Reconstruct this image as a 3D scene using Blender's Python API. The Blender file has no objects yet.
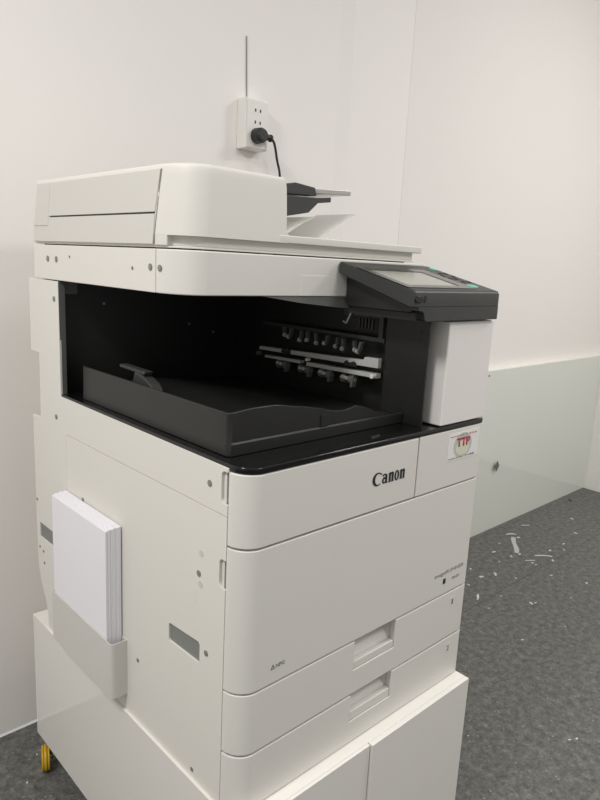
import bpy, bmesh, math, random
from mathutils import Vector, Matrix
from mathutils.geometry import tessellate_polygon

PI = math.pi
SC = bpy.context.scene
COL = SC.collection
random.seed(4)

# ------------------------------------------------------------------ camera
cd = bpy.data.cameras.new('camera')
cam = bpy.data.objects.new('camera', cd)
COL.objects.link(cam)
cam.location = (-0.5079, -0.6283, 1.1818)
cam.rotation_euler = (1.36458, -0.04956, -0.75066)
cd.sensor_fit = 'AUTO'
cd.sensor_width = 36.0
cd.lens = 36.0 * 653.775 / 800.0
cd.clip_start = 0.02
SC.camera = cam

# ------------------------------------------------------------------ light and exposure
w = bpy.data.worlds.new('world')
SC.world = w
w.use_nodes = True
w.node_tree.nodes['Background'].inputs[0].default_value = (1.0, 0.992, 0.98, 1)
w.node_tree.nodes['Background'].inputs[1].default_value = 0.38
SC.view_settings.view_transform = 'Standard'
SC.view_settings.look = 'None'
SC.view_settings.gamma = 1
SC.view_settings.use_curve_mapping = False
SC.view_settings.exposure = 0.27


def area(name, loc, target, sx, sy, power, col=(1, 0.985, 0.965)):
    d = bpy.data.lights.new(name, 'AREA')
    d.shape = 'RECTANGLE'
    d.size = sx
    d.size_y = sy
    d.energy = power
    d.color = col
    o = bpy.data.objects.new(name, d)
    COL.objects.link(o)
    o.location = loc
    v = Vector(target) - Vector(loc)
    o.rotation_euler = v.to_track_quat('-Z', 'Y').to_euler()
    return o


area('ceiling_light', (-1.4, -0.10, 2.6), (-1.4, -0.10, 0), 0.5, 0.5, 33)
area('ceiling_light', (0.5, -1.4, 2.5), (0.5, -1.4, 0), 0.5, 0.5, 14)
area('ceiling_light', (2.3, -0.75, 2.75), (2.3, -0.75, 0), 0.5, 0.5, 24)


# ------------------------------------------------------------------ materials
def srgb(r, g, b):
    f = lambda c: (c / 255 / 12.92) if c / 255 <= 0.04045 else ((c / 255 + 0.055) / 1.055) ** 2.4
    return (f(r), f(g), f(b), 1)


def mat(name, col, rough=0.5, metal=0.0, var=0.02, vscale=6.0, bump=0.0, bscale=300.0, coat=0.0, spec=0.5):
    m = bpy.data.materials.new(name)
    m.use_nodes = True
    nt = m.node_tree
    b = nt.nodes['Principled BSDF']
    b.inputs['Roughness'].default_value = rough
    b.inputs['Metallic'].default_value = metal
    b.inputs['Coat Weight'].default_value = coat
    b.inputs['Coat Roughness'].default_value = 0.05
    b.inputs['Specular IOR Level'].default_value = spec
    tc = nt.nodes.new('ShaderNodeTexCoord')
    n = nt.nodes.new('ShaderNodeTexNoise')
    n.inputs['Scale'].default_value = vscale
    n.inputs['Detail'].default_value = 4
    nt.links.new(tc.outputs['Object'], n.inputs['Vector'])
    mix = nt.nodes.new('ShaderNodeMix')
    mix.data_type = 'RGBA'
    mix.inputs[6].default_value = tuple(c * (1 - var) for c in col[:3]) + (1,)
    mix.inputs[7].default_value = tuple(min(1, c * (1 + var)) for c in col[:3]) + (1,)
    nt.links.new(n.outputs['Fac'], mix.inputs[0])
    nt.links.new(mix.outputs[2], b.inputs['Base Color'])
    if bump > 0:
        n2 = nt.nodes.new('ShaderNodeTexNoise')
        n2.inputs['Scale'].default_value = bscale
        nt.links.new(tc.outputs['Object'], n2.inputs['Vector'])
        bp = nt.nodes.new('ShaderNodeBump')
        bp.inputs['Strength'].default_value = bump
        bp.inputs['Distance'].default_value = 0.001
        nt.links.new(n2.outputs['Fac'], bp.inputs['Height'])
        nt.links.new(bp.outputs['Normal'], b.inputs['Normal'])
    return m


M_wall = mat('painted_wall', srgb(246, 242, 237), 0.85, var=0.012, vscale=2.0, bump=0.15, bscale=120)
M_wall2 = mat('painted_wall_right', srgb(241, 237, 232), 0.85, var=0.012, vscale=2.0, bump=0.15, bscale=120)
M_side = mat('cream_plastic', srgb(224, 221, 213), 0.5, bump=0.08, bscale=900, var=0.01)
M_front = mat('white_plastic', srgb(224, 221, 214), 0.45, bump=0.08, bscale=900, var=0.01)
M_feeder = mat('feeder_plastic', srgb(222, 219, 211), 0.5, bump=0.08, bscale=900, var=0.01)
M_pocket = mat('pocket_plastic', srgb(208, 205, 198), 0.4, var=0.01)
M_cap = mat('cap_plastic', srgb(203, 200, 192), 0.5, var=0.01)
M_feedside = mat('feeder_side_plastic', srgb(208, 205, 198), 0.5, bump=0.08, bscale=900, var=0.01)
M_tower = mat('tower_plastic', srgb(234, 230, 225), 0.4, var=0.01)
M_dark = mat('seam_dark', srgb(40, 39, 36), 0.7)
M_black = mat('black_plastic', srgb(30, 30, 29), 0.42, bump=0.1, bscale=900)
M_tray = mat('tray_black', srgb(30, 30, 29), 0.42, bump=0.25, bscale=1200)
M_gloss = mat('black_gloss', srgb(16, 16, 16), 0.12)
M_panel = mat('panel_black', srgb(52, 53, 52), 0.42, bump=0.1, bscale=900)
M_screen = mat('screen_glass', srgb(150, 150, 140), 0.12)
M_grey = mat('grey_plastic', srgb(96, 98, 94), 0.5)
M_lever = mat('lever_grey', srgb(112, 113, 108), 0.5)
M_stop = mat('stop_grey', srgb(60, 61, 59), 0.5)
M_metal = mat('steel', srgb(190, 190, 184), 0.32, metal=0.85)
M_bar = mat('guide_grey', srgb(205, 205, 200), 0.35, metal=0.15)
M_screw = mat('screw_steel', srgb(150, 148, 140), 0.4, metal=0.5)
M_hole = mat('slot_grey', srgb(128, 130, 126), 0.6)
M_paper = mat('paper_white', srgb(236, 234, 238), 0.8, var=0.008)
M_paperedge = mat('paper_edge', srgb(205, 206, 218), 0.85, var=0.06, vscale=60)
M_cab = mat('cabinet_gloss', srgb(232, 229, 222), 0.1, var=0.006)
M_yellow = mat('yellow_castor', srgb(205, 165, 40), 0.4)
M_green = mat('button_green', srgb(105, 190, 170), 0.4)
M_text = mat('print_black', srgb(38, 38, 40), 0.5)
M_tgrey = mat('print_grey', srgb(110, 108, 104), 0.5)
M_tlight = mat('print_light_grey', srgb(128, 126, 122), 0.5)
M_red = mat('print_red', srgb(190, 60, 78), 0.5)
M_label = mat('label_white', srgb(236, 233, 229), 0.4)
M_oval = mat('label_oval', srgb(190, 200, 190), 0.4, var=0.12, vscale=60)
M_oval2 = mat('label_oval_inner', srgb(222, 222, 200), 0.4, var=0.05, vscale=60)
M_outlet = mat('outlet_plastic', srgb(236, 234, 228), 0.35)
M_rubber = mat('rubber_black', srgb(34, 34, 36), 0.45)
M_scrap = mat('scrap_white', srgb(214, 214, 208), 0.7)
M_scrap2 = mat('scrap_clear', srgb(188, 192, 186), 0.3)
M_redsoft = mat('print_soft_red', srgb(196, 130, 134), 0.5)


M_film = bpy.data.materials.new('film')
M_film.use_nodes = True
_nt = M_film.node_tree
_nt.nodes.remove(_nt.nodes['Principled BSDF'])
_d = _nt.nodes.new('ShaderNodeBsdfDiffuse'); _d.inputs[0].default_value = srgb(246, 245, 242)
_t = _nt.nodes.new('ShaderNodeBsdfTranslucent'); _t.inputs[0].default_value = srgb(246, 245, 242)
_c = _nt.nodes.new('ShaderNodeBsdfTransparent'); _c.inputs[0].default_value = (0.97, 0.97, 0.97, 1)
_m1 = _nt.nodes.new('ShaderNodeMixShader'); _m1.inputs[0].default_value = 0.5
_m2 = _nt.nodes.new('ShaderNodeMixShader'); _m2.inputs[0].default_value = 0.5
_nt.links.new(_d.outputs[0], _m1.inputs[1]); _nt.links.new(_t.outputs[0], _m1.inputs[2])
_nt.links.new(_m1.outputs[0], _m2.inputs[1]); _nt.links.new(_c.outputs[0], _m2.inputs[2])
_nt.links.new(_m2.outputs[0], _nt.nodes['Material Output'].inputs[0])


def glass_mat():
    m = bpy.data.materials.new('pane_glass')
    m.use_nodes = True
    nt = m.node_tree
    nt.nodes.remove(nt.nodes['Principled BSDF'])
    out = nt.nodes['Material Output']
    tr = nt.nodes.new('ShaderNodeBsdfTransparent')
    tr.inputs[0].default_value = (0.978, 0.990, 0.982, 1)
    gl = nt.nodes.new('ShaderNodeBsdfGlossy')
    gl.inputs['Roughness'].default_value = 0.04
    gl.inputs[0].default_value = (0.9, 0.95, 0.93, 1)
    lw = nt.nodes.new('ShaderNodeLayerWeight')
    lw.inputs[0].default_value = 0.35
    fr = nt.nodes.new('ShaderNodeMath')
    fr.operation = 'MULTIPLY'
    fr.inputs[1].default_value = 0.13
    nt.links.new(lw.outputs['Facing'], fr.inputs[0])
    mx = nt.nodes.new('ShaderNodeMixShader')
    nt.links.new(fr.outputs[0], mx.inputs[0])
    nt.links.new(tr.outputs[0], mx.inputs[1])
    nt.links.new(gl.outputs[0], mx.inputs[2])
    nt.links.new(mx.outputs[0], out.inputs[0])
    return m


M_glass = glass_mat()


def floor_mat():
    m = bpy.data.materials.new('floor_vinyl')
    m.use_nodes = True
    nt = m.node_tree
    N, L = nt.nodes.new, nt.links.new
    b = nt.nodes['Principled BSDF']
    b.inputs['Roughness'].default_value = 0.55
    b.inputs['Specular IOR Level'].default_value = 0.4
    tc = N('ShaderNodeTexCoord')

    def noise(scale, detail=4, rough=0.6):
        n = N('ShaderNodeTexNoise')
        n.inputs['Scale'].default_value = scale
        n.inputs['Detail'].default_value = detail
        n.inputs['Roughness'].default_value = rough
        L(tc.outputs['Object'], n.inputs['Vector'])
        return n

    def ramp(src, stops):
        r = N('ShaderNodeValToRGB')
        while len(r.color_ramp.elements) < len(stops):
            r.color_ramp.elements.new(0.5)
        for e, (p, c) in zip(r.color_ramp.elements, stops):
            e.position = p
            e.color = c
        L(src, r.inputs[0])
        return r

    base = ramp(noise(45, 5, 0.7).outputs['Fac'], [(0.32, srgb(76, 76, 74)), (0.5, srgb(100, 100, 97)), (0.68, srgb(124, 123, 118))])
    fine = ramp(noise(140, 3).outputs['Fac'], [(0.3, (0.72, 0.72, 0.72, 1)), (0.7, (1.22, 1.22, 1.22, 1))])
    mul = N('ShaderNodeMix')
    mul.data_type = 'RGBA'
    mul.blend_type = 'MULTIPLY'
    mul.inputs[0].default_value = 1
    L(base.outputs[0], mul.inputs[6])
    L(fine.outputs[0], mul.inputs[7])
    # speckles of lighter chips
    vo = N('ShaderNodeTexVoronoi')
    vo.inputs['Scale'].default_value = 70
    L(tc.outputs['Object'], vo.inputs['Vector'])
    sp = ramp(vo.outputs['Distance'], [(0.10, (0.75, 0.75, 0.75, 1)), (0.24, (0, 0, 0, 1))])
    msk = ramp(noise(30, 2).outputs['Fac'], [(0.50, (0, 0, 0, 1)), (0.60, (1, 1, 1, 1))])
    mm = N('ShaderNodeMath')
    mm.operation = 'MULTIPLY'
    L(sp.outputs[0], mm.inputs[0])
    L(msk.outputs[0], mm.inputs[1])
    mx = N('ShaderNodeMix')
    mx.data_type = 'RGBA'
    L(mm.outputs[0], mx.inputs[0])
    L(mul.outputs[2], mx.inputs[6])
    mx.inputs[7].default_value = srgb(165, 163, 155)
    # one welded joint line between two rolls of vinyl
    sx = N('ShaderNodeSeparateXYZ')
    L(tc.outputs['Object'], sx.inputs[0])
    a1 = N('ShaderNodeMath'); a1.operation = 'SUBTRACT'; a1.inputs[1].default_value = 0.483
    L(sx.outputs['Y'], a1.inputs[0])
    a2 = N('ShaderNodeMath'); a2.operation = 'ABSOLUTE'
    L(a1.outputs[0], a2.inputs[0])
    a3 = N('ShaderNodeMath'); a3.operation = 'LESS_THAN'; a3.inputs[1].default_value = 0.0022
    L(a2.outputs[0], a3.inputs[0])
    a4 = N('ShaderNodeMath'); a4.operation = 'MULTIPLY'; a4.inputs[1].default_value = 0.5
    L(a3.outputs[0], a4.inputs[0])
    m2 = N('ShaderNodeMix')
    m2.data_type = 'RGBA'
    L(a4.outputs[0], m2.inputs[0])
    L(mx.outputs[2], m2.inputs[6])
    m2.inputs[7].default_value = srgb(50, 50, 50)
    L(m2.outputs[2], b.inputs['Base Color'])
    bp = N('ShaderNodeBump')
    bp.inputs['Strength'].default_value = 0.3
    bp.inputs['Distance'].default_value = 0.001
    L(noise(200).outputs['Fac'], bp.inputs['Height'])
    L(bp.outputs['Normal'], b.inputs['Normal'])
    return m


M_floor = floor_mat()


# ------------------------------------------------------------------ helpers
def wloc(p):
    v = Vector((0, 0, 0))
    while p is not None:
        v += p.location
        p = p.parent
    return v


def finish(name, bm, m, parent=None, bevel=0.0, segs=2, smooth=True, angle=40, origin=None):
    """Link a bmesh given in world coordinates as ONE mesh object."""
    base = wloc(parent) if parent is not None else Vector(origin or (0, 0, 0))
    bmesh.ops.recalc_face_normals(bm, faces=bm.faces)
    bmesh.ops.translate(bm, verts=bm.verts, vec=-base)
    me = bpy.data.meshes.new(name)
    bm.to_mesh(me)
    bm.free()
    ms = m if isinstance(m, (list, tuple)) else [m]
    for x in ms:
        me.materials.append(x)
    o = bpy.data.objects.new(name, me)
    COL.objects.link(o)
    if parent is not None:
        o.parent = parent
    else:
        o.location = base
    if bevel > 0:
        b = o.modifiers.new('bevel', 'BEVEL')
        b.width = bevel
        b.segments = segs
        b.limit_method = 'ANGLE'
        b.angle_limit = math.radians(angle)
        b.harden_normals = False
    if smooth:
        for p in me.polygons:
            p.use_smooth = True
        try:
            me.set_sharp_from_angle(angle=math.radians(35))
        except Exception:
            pass
        if bevel > 0:
            wn = o.modifiers.new('wn', 'WEIGHTED_NORMAL')
            wn.keep_sharp = False
            for e in me.edges:
                e.use_edge_sharp = False
    return o


def add_box(bm, x0, x1, y0, y1, z0, z1, mi=0):
    v = [bm.verts.new(p) for p in ((x0, y0, z0), (x1, y0, z0), (x1, y1, z0), (x0, y1, z0),
                                   (x0, y0, z1), (x1, y0, z1), (x1, y1, z1), (x0, y1, z1))]
    for f in ((0, 3, 2, 1), (4, 5, 6, 7), (0, 1, 5, 4), (1, 2, 6, 5), (2, 3, 7, 6), (3, 0, 4, 7)):
        bm.faces.new([v[i] for i in f]).material_index = mi


def box(name, x0, x1, y0, y1, z0, z1, m, parent=None, bevel=0.0, **k):
    bm = bmesh.new()
    add_box(bm, x0, x1, y0, y1, z0, z1)
    return finish(name, bm, m, parent, bevel, **k)


def add_prism(bm, pts, a0, a1, axis, holes=(), mi=0):
    """Extrude a 2D outline (with holes) along an axis. axis x: pts are (y,z); y: (x,z); z: (x,y)."""
    mk = {'x': lambda p, a: (a, p[0], p[1]), 'y': lambda p, a: (p[0], a, p[1]), 'z': lambda p, a: (p[0], p[1], a)}[axis]
    loops = [list(pts)] + [list(h) for h in holes]
    va, vb = [], []
    for lp in loops:
        va.append([bm.verts.new(mk(p, a0)) for p in lp])
        vb.append([bm.verts.new(mk(p, a1)) for p in lp])
    if holes:
        tris = tessellate_polygon([[Vector((p[0], p[1], 0)) for p in lp] for lp in loops])
        fa = [v for l in va for v in l]
        fb = [v for l in vb for v in l]
        for t in tris:
            for ff in (fa, fb):
                try:
                    bm.faces.new([ff[i] for i in t]).material_index = mi
                except ValueError:
                    pass
    else:
        bm.faces.new(va[0]).material_index = mi
        bm.faces.new(vb[0]).material_index = mi
    for a, b in zip(va, vb):
        n = len(a)
        for i in range(n):
            j = (i + 1) % n
            bm.faces.new((a[i], a[j], b[j], b[i])).material_index = mi


def prism(name, pts, a0, a1, axis, m, parent=None, bevel=0.0, holes=(), **k):
    bm = bmesh.new()
    add_prism(bm, pts, a0, a1, axis, holes)
    return finish(name, bm, m, parent, bevel, **k)


def loft(name, levels, m, parent=None, bevel=0.0, **k):
    """levels: (z, outline) with equal point counts."""
    bm = bmesh.new()
    rings = [[bm.verts.new((p[0], p[1], z)) for p in pts] for z, pts in levels]
    for a, b in zip(rings, rings[1:]):
        n = len(a)
        for i in range(n):
            j = (i + 1) % n
            bm.faces.new((a[i], a[j], b[j], b[i]))
    bm.faces.new(rings[0])
    bm.faces.new(rings[-1])
    return finish(name, bm, m, parent, bevel, **k)


def arc(cx, cy, rx, ry, a0, a1, n):
    return [(cx + rx * math.cos(math.radians(a0 + (a1 - a0) * i / n)), cy + ry * math.sin(math.radians(a0 + (a1 - a0) * i / n))) for i in range(n + 1)]


def rrect(x0, y0, x1, y1, r, n=5):
    return (arc(x0 + r, y0 + r, r, r, 180, 270, n) + arc(x1 - r, y0 + r, r, r, 270, 360, n)
            + arc(x1 - r, y1 - r, r, r, 0, 90, n) + arc(x0 + r, y1 - r, r, r, 90, 180, n))


def add_cyl(bm, c, axis, r, h, n=20, r2=None, mi=0):
    r2 = r if r2 is None else r2
    ax = Vector(axis).normalized()
    q = ax.to_track_quat('Z', 'Y').to_matrix()
    c = Vector(c)
    a = [bm.verts.new(c + q @ Vector((r * math.cos(2 * PI * i / n), r * math.sin(2 * PI * i / n), -h / 2))) for i in range(n)]
    b = [bm.verts.new(c + q @ Vector((r2 * math.cos(2 * PI * i / n), r2 * math.sin(2 * PI * i / n), h / 2))) for i in range(n)]
    for i in range(n):
        j = (i + 1) % n
        bm.faces.new((a[i], a[j], b[j], b[i])).material_index = mi
    bm.faces.new(a).material_index = mi
    bm.faces.new(b).material_index = mi


def cyl(name, c, axis, r, h, m, parent=None, n=20, bevel=0.0, r2=None, **k):
    bm = bmesh.new()
    add_cyl(bm, c, axis, r, h, n, r2)
    return finish(name, bm, m, parent, bevel, **k)


def tube(name, pts, r, m, parent=None, n=8, origin=None):
    bm = bmesh.new()
    P = [Vector(p) for p in pts]
    # smooth the path (Catmull-Rom)
    Q = []
    for i in range(len(P) - 1):
        p0 = P[max(i - 1, 0)]; p1 = P[i]; p2 = P[i + 1]; p3 = P[min(i + 2, len(P) - 1)]
        for s in range(6):
            t = s / 6
            Q.append(0.5 * ((2 * p1) + (p2 - p0) * t + (2 * p0 - 5 * p1 + 4 * p2 - p3) * t * t + (3 * p1 - p0 - 3 * p2 + p3) * t ** 3))
    Q.append(P[-1])
    rings = []
    for i, p in enumerate(Q):
        d = (Q[min(i + 1, len(Q) - 1)] - Q[max(i - 1, 0)]).normalized()
        q = d.to_track_quat('Z', 'Y').to_matrix()
        rings.append([bm.verts.new(p + q @ Vector((r * math.cos(2 * PI * k / n), r * math.sin(2 * PI * k / n), 0))) for k in range(n)])
    for a, b in zip(rings, rings[1:]):
        for i in range(n):
            j = (i + 1) % n
            bm.faces.new((a[i], a[j], b[j], b[i]))
    bm.faces.new(rings[0])
    bm.faces.new(rings[-1])
    return finish(name, bm, m, parent, origin=origin)


def tag(o, label=None, cat=None, group=None, kind=None):
    if label: o['label'] = label
    if cat: o['category'] = cat
    if group: o['group'] = group
    if kind: o['kind'] = kind
    return o


def empty(name, loc):
    o = bpy.data.objects.new(name, None)
    o.empty_display_size = 0.05
    COL.objects.link(o)
    o.location = loc
    return o


def text(name, s, x, z, size, m, parent, y=-0.0004, width=None, thick=0.0004, shear=0.0, bold=0.0):
    """Flat lettering on a face looking towards -y; x,z is its left baseline."""
    c = bpy.data.curves.new('lettering', 'FONT')
    c.body = s
    c.size = size
    c.extrude = 0.0
    c.offset = bold
    c.shear = shear
    o = bpy.data.objects.new('lettering', c)
    COL.objects.link(o)
    dg = bpy.context.evaluated_depsgraph_get()
    me = bpy.data.meshes.new_from_object(o.evaluated_get(dg))
    COL.objects.unlink(o)
    bpy.data.objects.remove(o)
    bm = bmesh.new()
    bm.from_mesh(me)
    bpy.data.meshes.remove(me)
    xs = [v.co.x for v in bm.verts]
    k = width / (max(xs) - min(xs)) if width else 1
    x0 = min(xs)
    for v in bm.verts:
        v.co = Vector((x + (v.co.x - x0) * k, y, z + v.co.y))
    r = bmesh.ops.extrude_face_region(bm, geom=bm.faces[:])
    for e in r['geom']:
        if isinstance(e, bmesh.types.BMVert):
            e.co.y += thick
    return finish(name, bm, m, parent, smooth=False)


# plan outline of the front covers: from the left side, round the corner, along the front to the right end
def front_profile(xa, xb, yfront=0.0, rx=0.034, ry=0.035, extra=()):
    """points (x,y) on the outer skin between xa and xb (x positions); corner only if xa<=0"""
    pts = []
    if xa <= 0:
        pts += [(0.0, yfront + ry)]
        pts += [(rx - rx * math.cos(math.radians(a)), yfront + ry - ry * math.sin(math.radians(a))) for a in (9, 18, 27, 36, 45, 54, 63, 72, 81)]
        pts += [(rx, yfront)]
    else:
        pts += [(xa, yfront)]
    pts += [(x, yfront) for x in extra]
    if xb >= 0.565:
        r = 0.009
        pts += [(0.572 - r, yfront)]
        pts += [(0.572 - r + r * math.sin(math.radians(a)), yfront + r - r * math.cos(math.radians(a))) for a in (22, 45, 68, 90)]
        pts += [(0.572, yfront + 0.05)]
    else:
        pts += [(xb, yfront)]
    return pts


def skin(name, prof, rows, m, parent, thick=0.012, skip=None, bevel=0.0018):
    """prof: plan polyline, rows: z levels; cells for which skip(x_mid,z_mid) is true are left out; given thickness inward."""
    bm = bmesh.new()
    g = [[bm.verts.new((p[0], p[1], z)) for p in prof] for z in rows]
    for j in range(len(rows) - 1):
        for i in range(len(prof) - 1):
            xm = (prof[i][0] + prof[i + 1][0]) / 2
            zm = (rows[j] + rows[j + 1]) / 2
            if skip and skip(xm, zm):
                continue
            bm.faces.new((g[j][i], g[j][i + 1], g[j + 1][i + 1], g[j + 1][i]))
    for v in [v for v in bm.verts if not v.link_faces]:
        bm.verts.remove(v)
    # inner skin by offsetting along the plan normal
    off = {}
    n = len(prof)
    for i, p in enumerate(prof):
        a = Vector(prof[max(i - 1, 0)]); b = Vector(prof[min(i + 1, n - 1)])
        d = (b - a).normalized()
        off[(round(p[0], 6), round(p[1], 6))] = Vector((-d.y, d.x)) * thick
    faces = bm.faces[:]
    vm = {}
    for v in list(bm.verts):
        o2 = off[(round(v.co.x, 6), round(v.co.y, 6))]
        vm[v] = bm.verts.new((v.co.x + o2.x, v.co.y + o2.y, v.co.z))
    bound = [e for e in bm.edges if len(e.link_faces) == 1]
    for f in faces:
        bm.faces.new([vm[v] for v in reversed(f.verts)])
    for e in bound:
        a, b = e.verts
        bm.faces.new((a, b, vm[b], vm[a]))
    return finish(name, bm, m, parent, bevel, angle=50)


def screw(parent, y, z, r=0.0042, x=0.0, m=None):
    """round screw head with a cross slot, set in the left side"""
    bm = bmesh.new()
    add_cyl(bm, (x - 0.0002, y, z), (1, 0, 0), r, 0.0016, 18, mi=0)
    add_cyl(bm, (x - 0.0006, y, z), (1, 0, 0), r * 0.62, 0.0014, 14, mi=1)
    return finish('screw', bm, [M_hole, m or M_screw], parent)


# ------------------------------------------------------------------ room
def struct(name, bm_or, *a, **k):
    pass


WY = 0.878      # back wall
WR = 0.868      # wall face behind the glass
WX = 3.17       # side wall on the right
o = box('floor', -3.0, WX, -3.5, WR, -0.02, 0.0, M_floor); tag(o, kind='structure')
o = prism('wall_back', [(-3.0, WY), (1.02, WY), (1.065, WY - 0.012), (1.350, WY - 0.012), (1.354, WY - 0.008), (1.354, WY + 0.12), (-3.0, WY + 0.12)], 0, 2.8, 'z', M_wall, smooth=False); tag(o, kind='structure')
o = box('wall_back_right', 1.354, WX + 0.12, WR, WY + 0.12, 0, 2.8, M_wall2); tag(o, kind='structure')
o = box('wall_back_low', 1.365, WX, 0.836, WR, 0, 0.768, M_wall2, bevel=0.002); tag(o, kind='structure')
o = box('wall_right', WX, WX + 0.12, -3.5, WR, 0, 2.8, M_wall2); tag(o, kind='structure')

# ------------------------------------------------------------------ rolling cabinet
CX0, CX1, CY0, CY1, CZ0, CZ1 = -0.005, 0.570, -0.026, 0.732, 0.080, 0.383
cab = empty('rolling_cabinet', (0.285, 0.35, 0))
tag(cab, 'low glossy white cabinet on yellow castors carrying the photocopier', 'cabinet')
bm = bmesh.new()
add_box(bm, CX0, CX1, CY0 + 0.0062, CY1, CZ0, CZ1)
finish('body', bm, M_cab, cab, 0.0006)
for xa, xb, yo in ((CX0, 0.2722, 0.0), (0.2745, CX1, -0.004)):
    box('door', xa, xb, CY0 + yo, CY0 + 0.0060, CZ0 + 0.001, CZ1 - 0.0001, M_cab, cab, 0.0006)
for (x, y) in ((0.000, 0.700), (0.555, 0.695), (0.03, 0.03), (0.54, 0.03)):
    bm = bmesh.new()
    ax = Vector((0.93, -0.36, 0)) if x < 0.02 else Vector((1, 0, 0))
    add_cyl(bm, (x, y, 0.0288), ax, 0.0288, 0.008, 28)
    cw = finish('castor', bm, M_yellow, cab, 0.003)
    cw['label'] = 'yellow castor wheel'
    bm = bmesh.new()
    for s in (-1, 1):
        add_cyl(bm, Vector((x, y, 0.0288)) + ax * (s * 0.0065), ax, 0.0276, 0.005, 28)
    finish('rim', bm, M_yellow, cw, 0.002)
    bm = bmesh.new()
    add_cyl(bm, (x + 0.008, y, 0.0288), (1, 0, 0), 0.004, 0.014, 12)
    for s in ((-1, 1) if x > 0.02 else (1,)):
        add_prism(bm, [(y - 0.010, 0.020), (y + 0.010, 0.020), (y + 0.022, 0.074), (y - 0.022, 0.074)], x + s * 0.0135 - 0.001, x + s * 0.0135 + 0.001, 'x')
    add_box(bm, max(x - 0.014, 0.004), x + 0.018, y - 0.020, y + 0.020, 0.0725, 0.0798)
    finish('fork', bm, M_metal, cw)

# ------------------------------------------------------------------ photocopier
B = 0.3832      # its underside
pc = empty('photocopier', (0.28, 0.34, B))
tag(pc, 'large white office photocopier with a black output bay, standing on the white cabinet', 'photocopier')

# core of the machine
bm = bmesh.new()
add_box(bm, 0.0045, 0.566, 0.044, 0.655, B, 0.905)
finish('body_frame', bm, M_front, pc)

# left covers
outline = [(0.036, 0.8412), (0.5455, 0.8412), (0.5455, B), (0.657, B), (0.659, 0.421), (0.668, 0.443), (0.680, 0.462), (0.692, 0.483), (0.7015, 0.520),
           (0.703, 0.558), (0.704, 0.640), (0.7045, 0.849), (0.664, 0.851), (0.662, 0.983), (0.703, 0.983), (0.701, 1.128),
           (0.565, 1.127), (0.564, 0.911), (0.036, 0.910)]
notch = [(0.036, 0.904)] + arc(0.043, 0.8975, 0.0075, 0.0065, 90, 0, 4)[1:] + arc(0.0435, 0.864, 0.007, 0.006, 0, -90, 4) + [(0.036, 0.8575)]
side = prism('upper_side_cover', outline[:-1] + [(0.036, 0.910)] + notch, 0.0, 0.0042, 'x', M_side, pc, 0.0004,
             holes=[[(0.622, 0.584), (0.687, 0.584), (0.687, 0.617), (0.622, 0.617)]])
box('vent_slot', 0.0028, 0.0044, 0.6225, 0.6865, 0.5845, 0.6165, M_hole, side)
for y, z, r in ((0.583, 1.094, 0.005), (0.587, 0.867, 0.005), (0.077, 0.878, 0.0048), (0.697, 0.665, 0.003), (0.690, 0.560, 0.0028), (0.672, 0.555, 0.0028), (0.668, 0.530, 0.003)):
    screw(side, y, z, r)
box('rear_frame', 0.0045, 0.556, 0.600, 0.656, 0.50, 1.1275, M_front, pc, 0.002)

n2 = [(0.036, 0.7765)] + arc(0.0435, 0.7705, 0.007, 0.006, 90, 0, 4) + arc(0.0435, 0.742, 0.007, 0.0085, 0, -90, 4) + [(0.036, 0.733)]
n2 = [(0.036, 0.8402)] + n2 + [(0.036, B)]
slot = [(0.094, 0.5905), (0.176, 0.5885), (0.1785, 0.592), (0.1785, 0.616), (0.176, 0.6185), (0.0975, 0.6245), (0.094, 0.621)]
side2 = prism('lower_side_cover', list(reversed([(0.5447, B), (0.5447, 0.8402)] + n2)), 0.0, 0.0042, 'x', M_side, pc, 0.0004, holes=[slot])
prism('vent_slot', slot, 0.0030, 0.0044, 'x', M_hole, side2)
for y, z, r in ((0.477, 0.731, 0.004), (0.275, 0.502, 0.0035), (0.108, 0.398, 0.0035), (0.077, 0.616, 0.0045), (0.099, 0.734, 0.0048)):
    screw(side2, y, z, r)
for y, z in ((0.094, 0.767), (0.0945, 0.7185)):
    cyl('plug_cap', (-0.0001, y, z), (1, 0, 0), 0.0052, 0.0008, M_cap, side2)
prism('dimple', rrect(0.105, 0.682, 0.118, 0.708, 0.004), -0.0003, 0.0002, 'x', M_side, side2, 0.0002)

# front covers
fc = skin('front_cover', front_profile(0, 0.3710), [0.8005, 0.9055], M_front, pc)
skin('toner_door', front_profile(0.3735, 0.566), [0.8005, 0.9055], M_front, pc)
fd = skin('front_door', front_profile(0, 0.566), [0.5805, 0.7975], M_front, pc)
fd['label'] = 'large plain front door'


def drawer(z0, z1, zl, zg, num):
    prof = front_profile(0, 0.566, extra=(0.243, 0.350))
    d = skin('paper_drawer', prof, [z0, zg, z1], M_front, pc, skip=lambda x, z: 0.243 < x < 0.350 and z > zg)
    # handle: recessed lip with a hollow above it
    bm = bmesh.new()
    add_prism(bm, rrect(0.2440, zg + 0.001, 0.3490, zl, 0.0015, 2), 0.0012, 0.012, 'y')
    finish('handle', bm, M_front, d, 0.0012)
    bm = bmesh.new()
    add_prism(bm, [(0.0125, zl - 0.0035), (0.0405, z1 - 0.006), (0.0405, z1 + 0.003), (0.042, z1 + 0.003), (0.042, zl - 0.006), (0.0125, zl - 0.006)], 0.2435, 0.3495, 'x')
    add_box(bm, 0.3496, 0.3530, 0.0125, 0.042, zl - 0.004, z1 - 0.001)
    finish('handle_recess', bm, M_front, d)
    prism('number_plate', rrect(0.518, z1 - 0.033, 0.534, z1 - 0.013, 0.0015, 2), -0.0004, 0.0002, 'y', M_front, d, 0.0003)
    text('number', num, 0.5235, z1 - 0.0285, 0.0155, M_tgrey, d, y=-0.0009, width=0.0042 if num == '1' else 0.0065)
    return d


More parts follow.
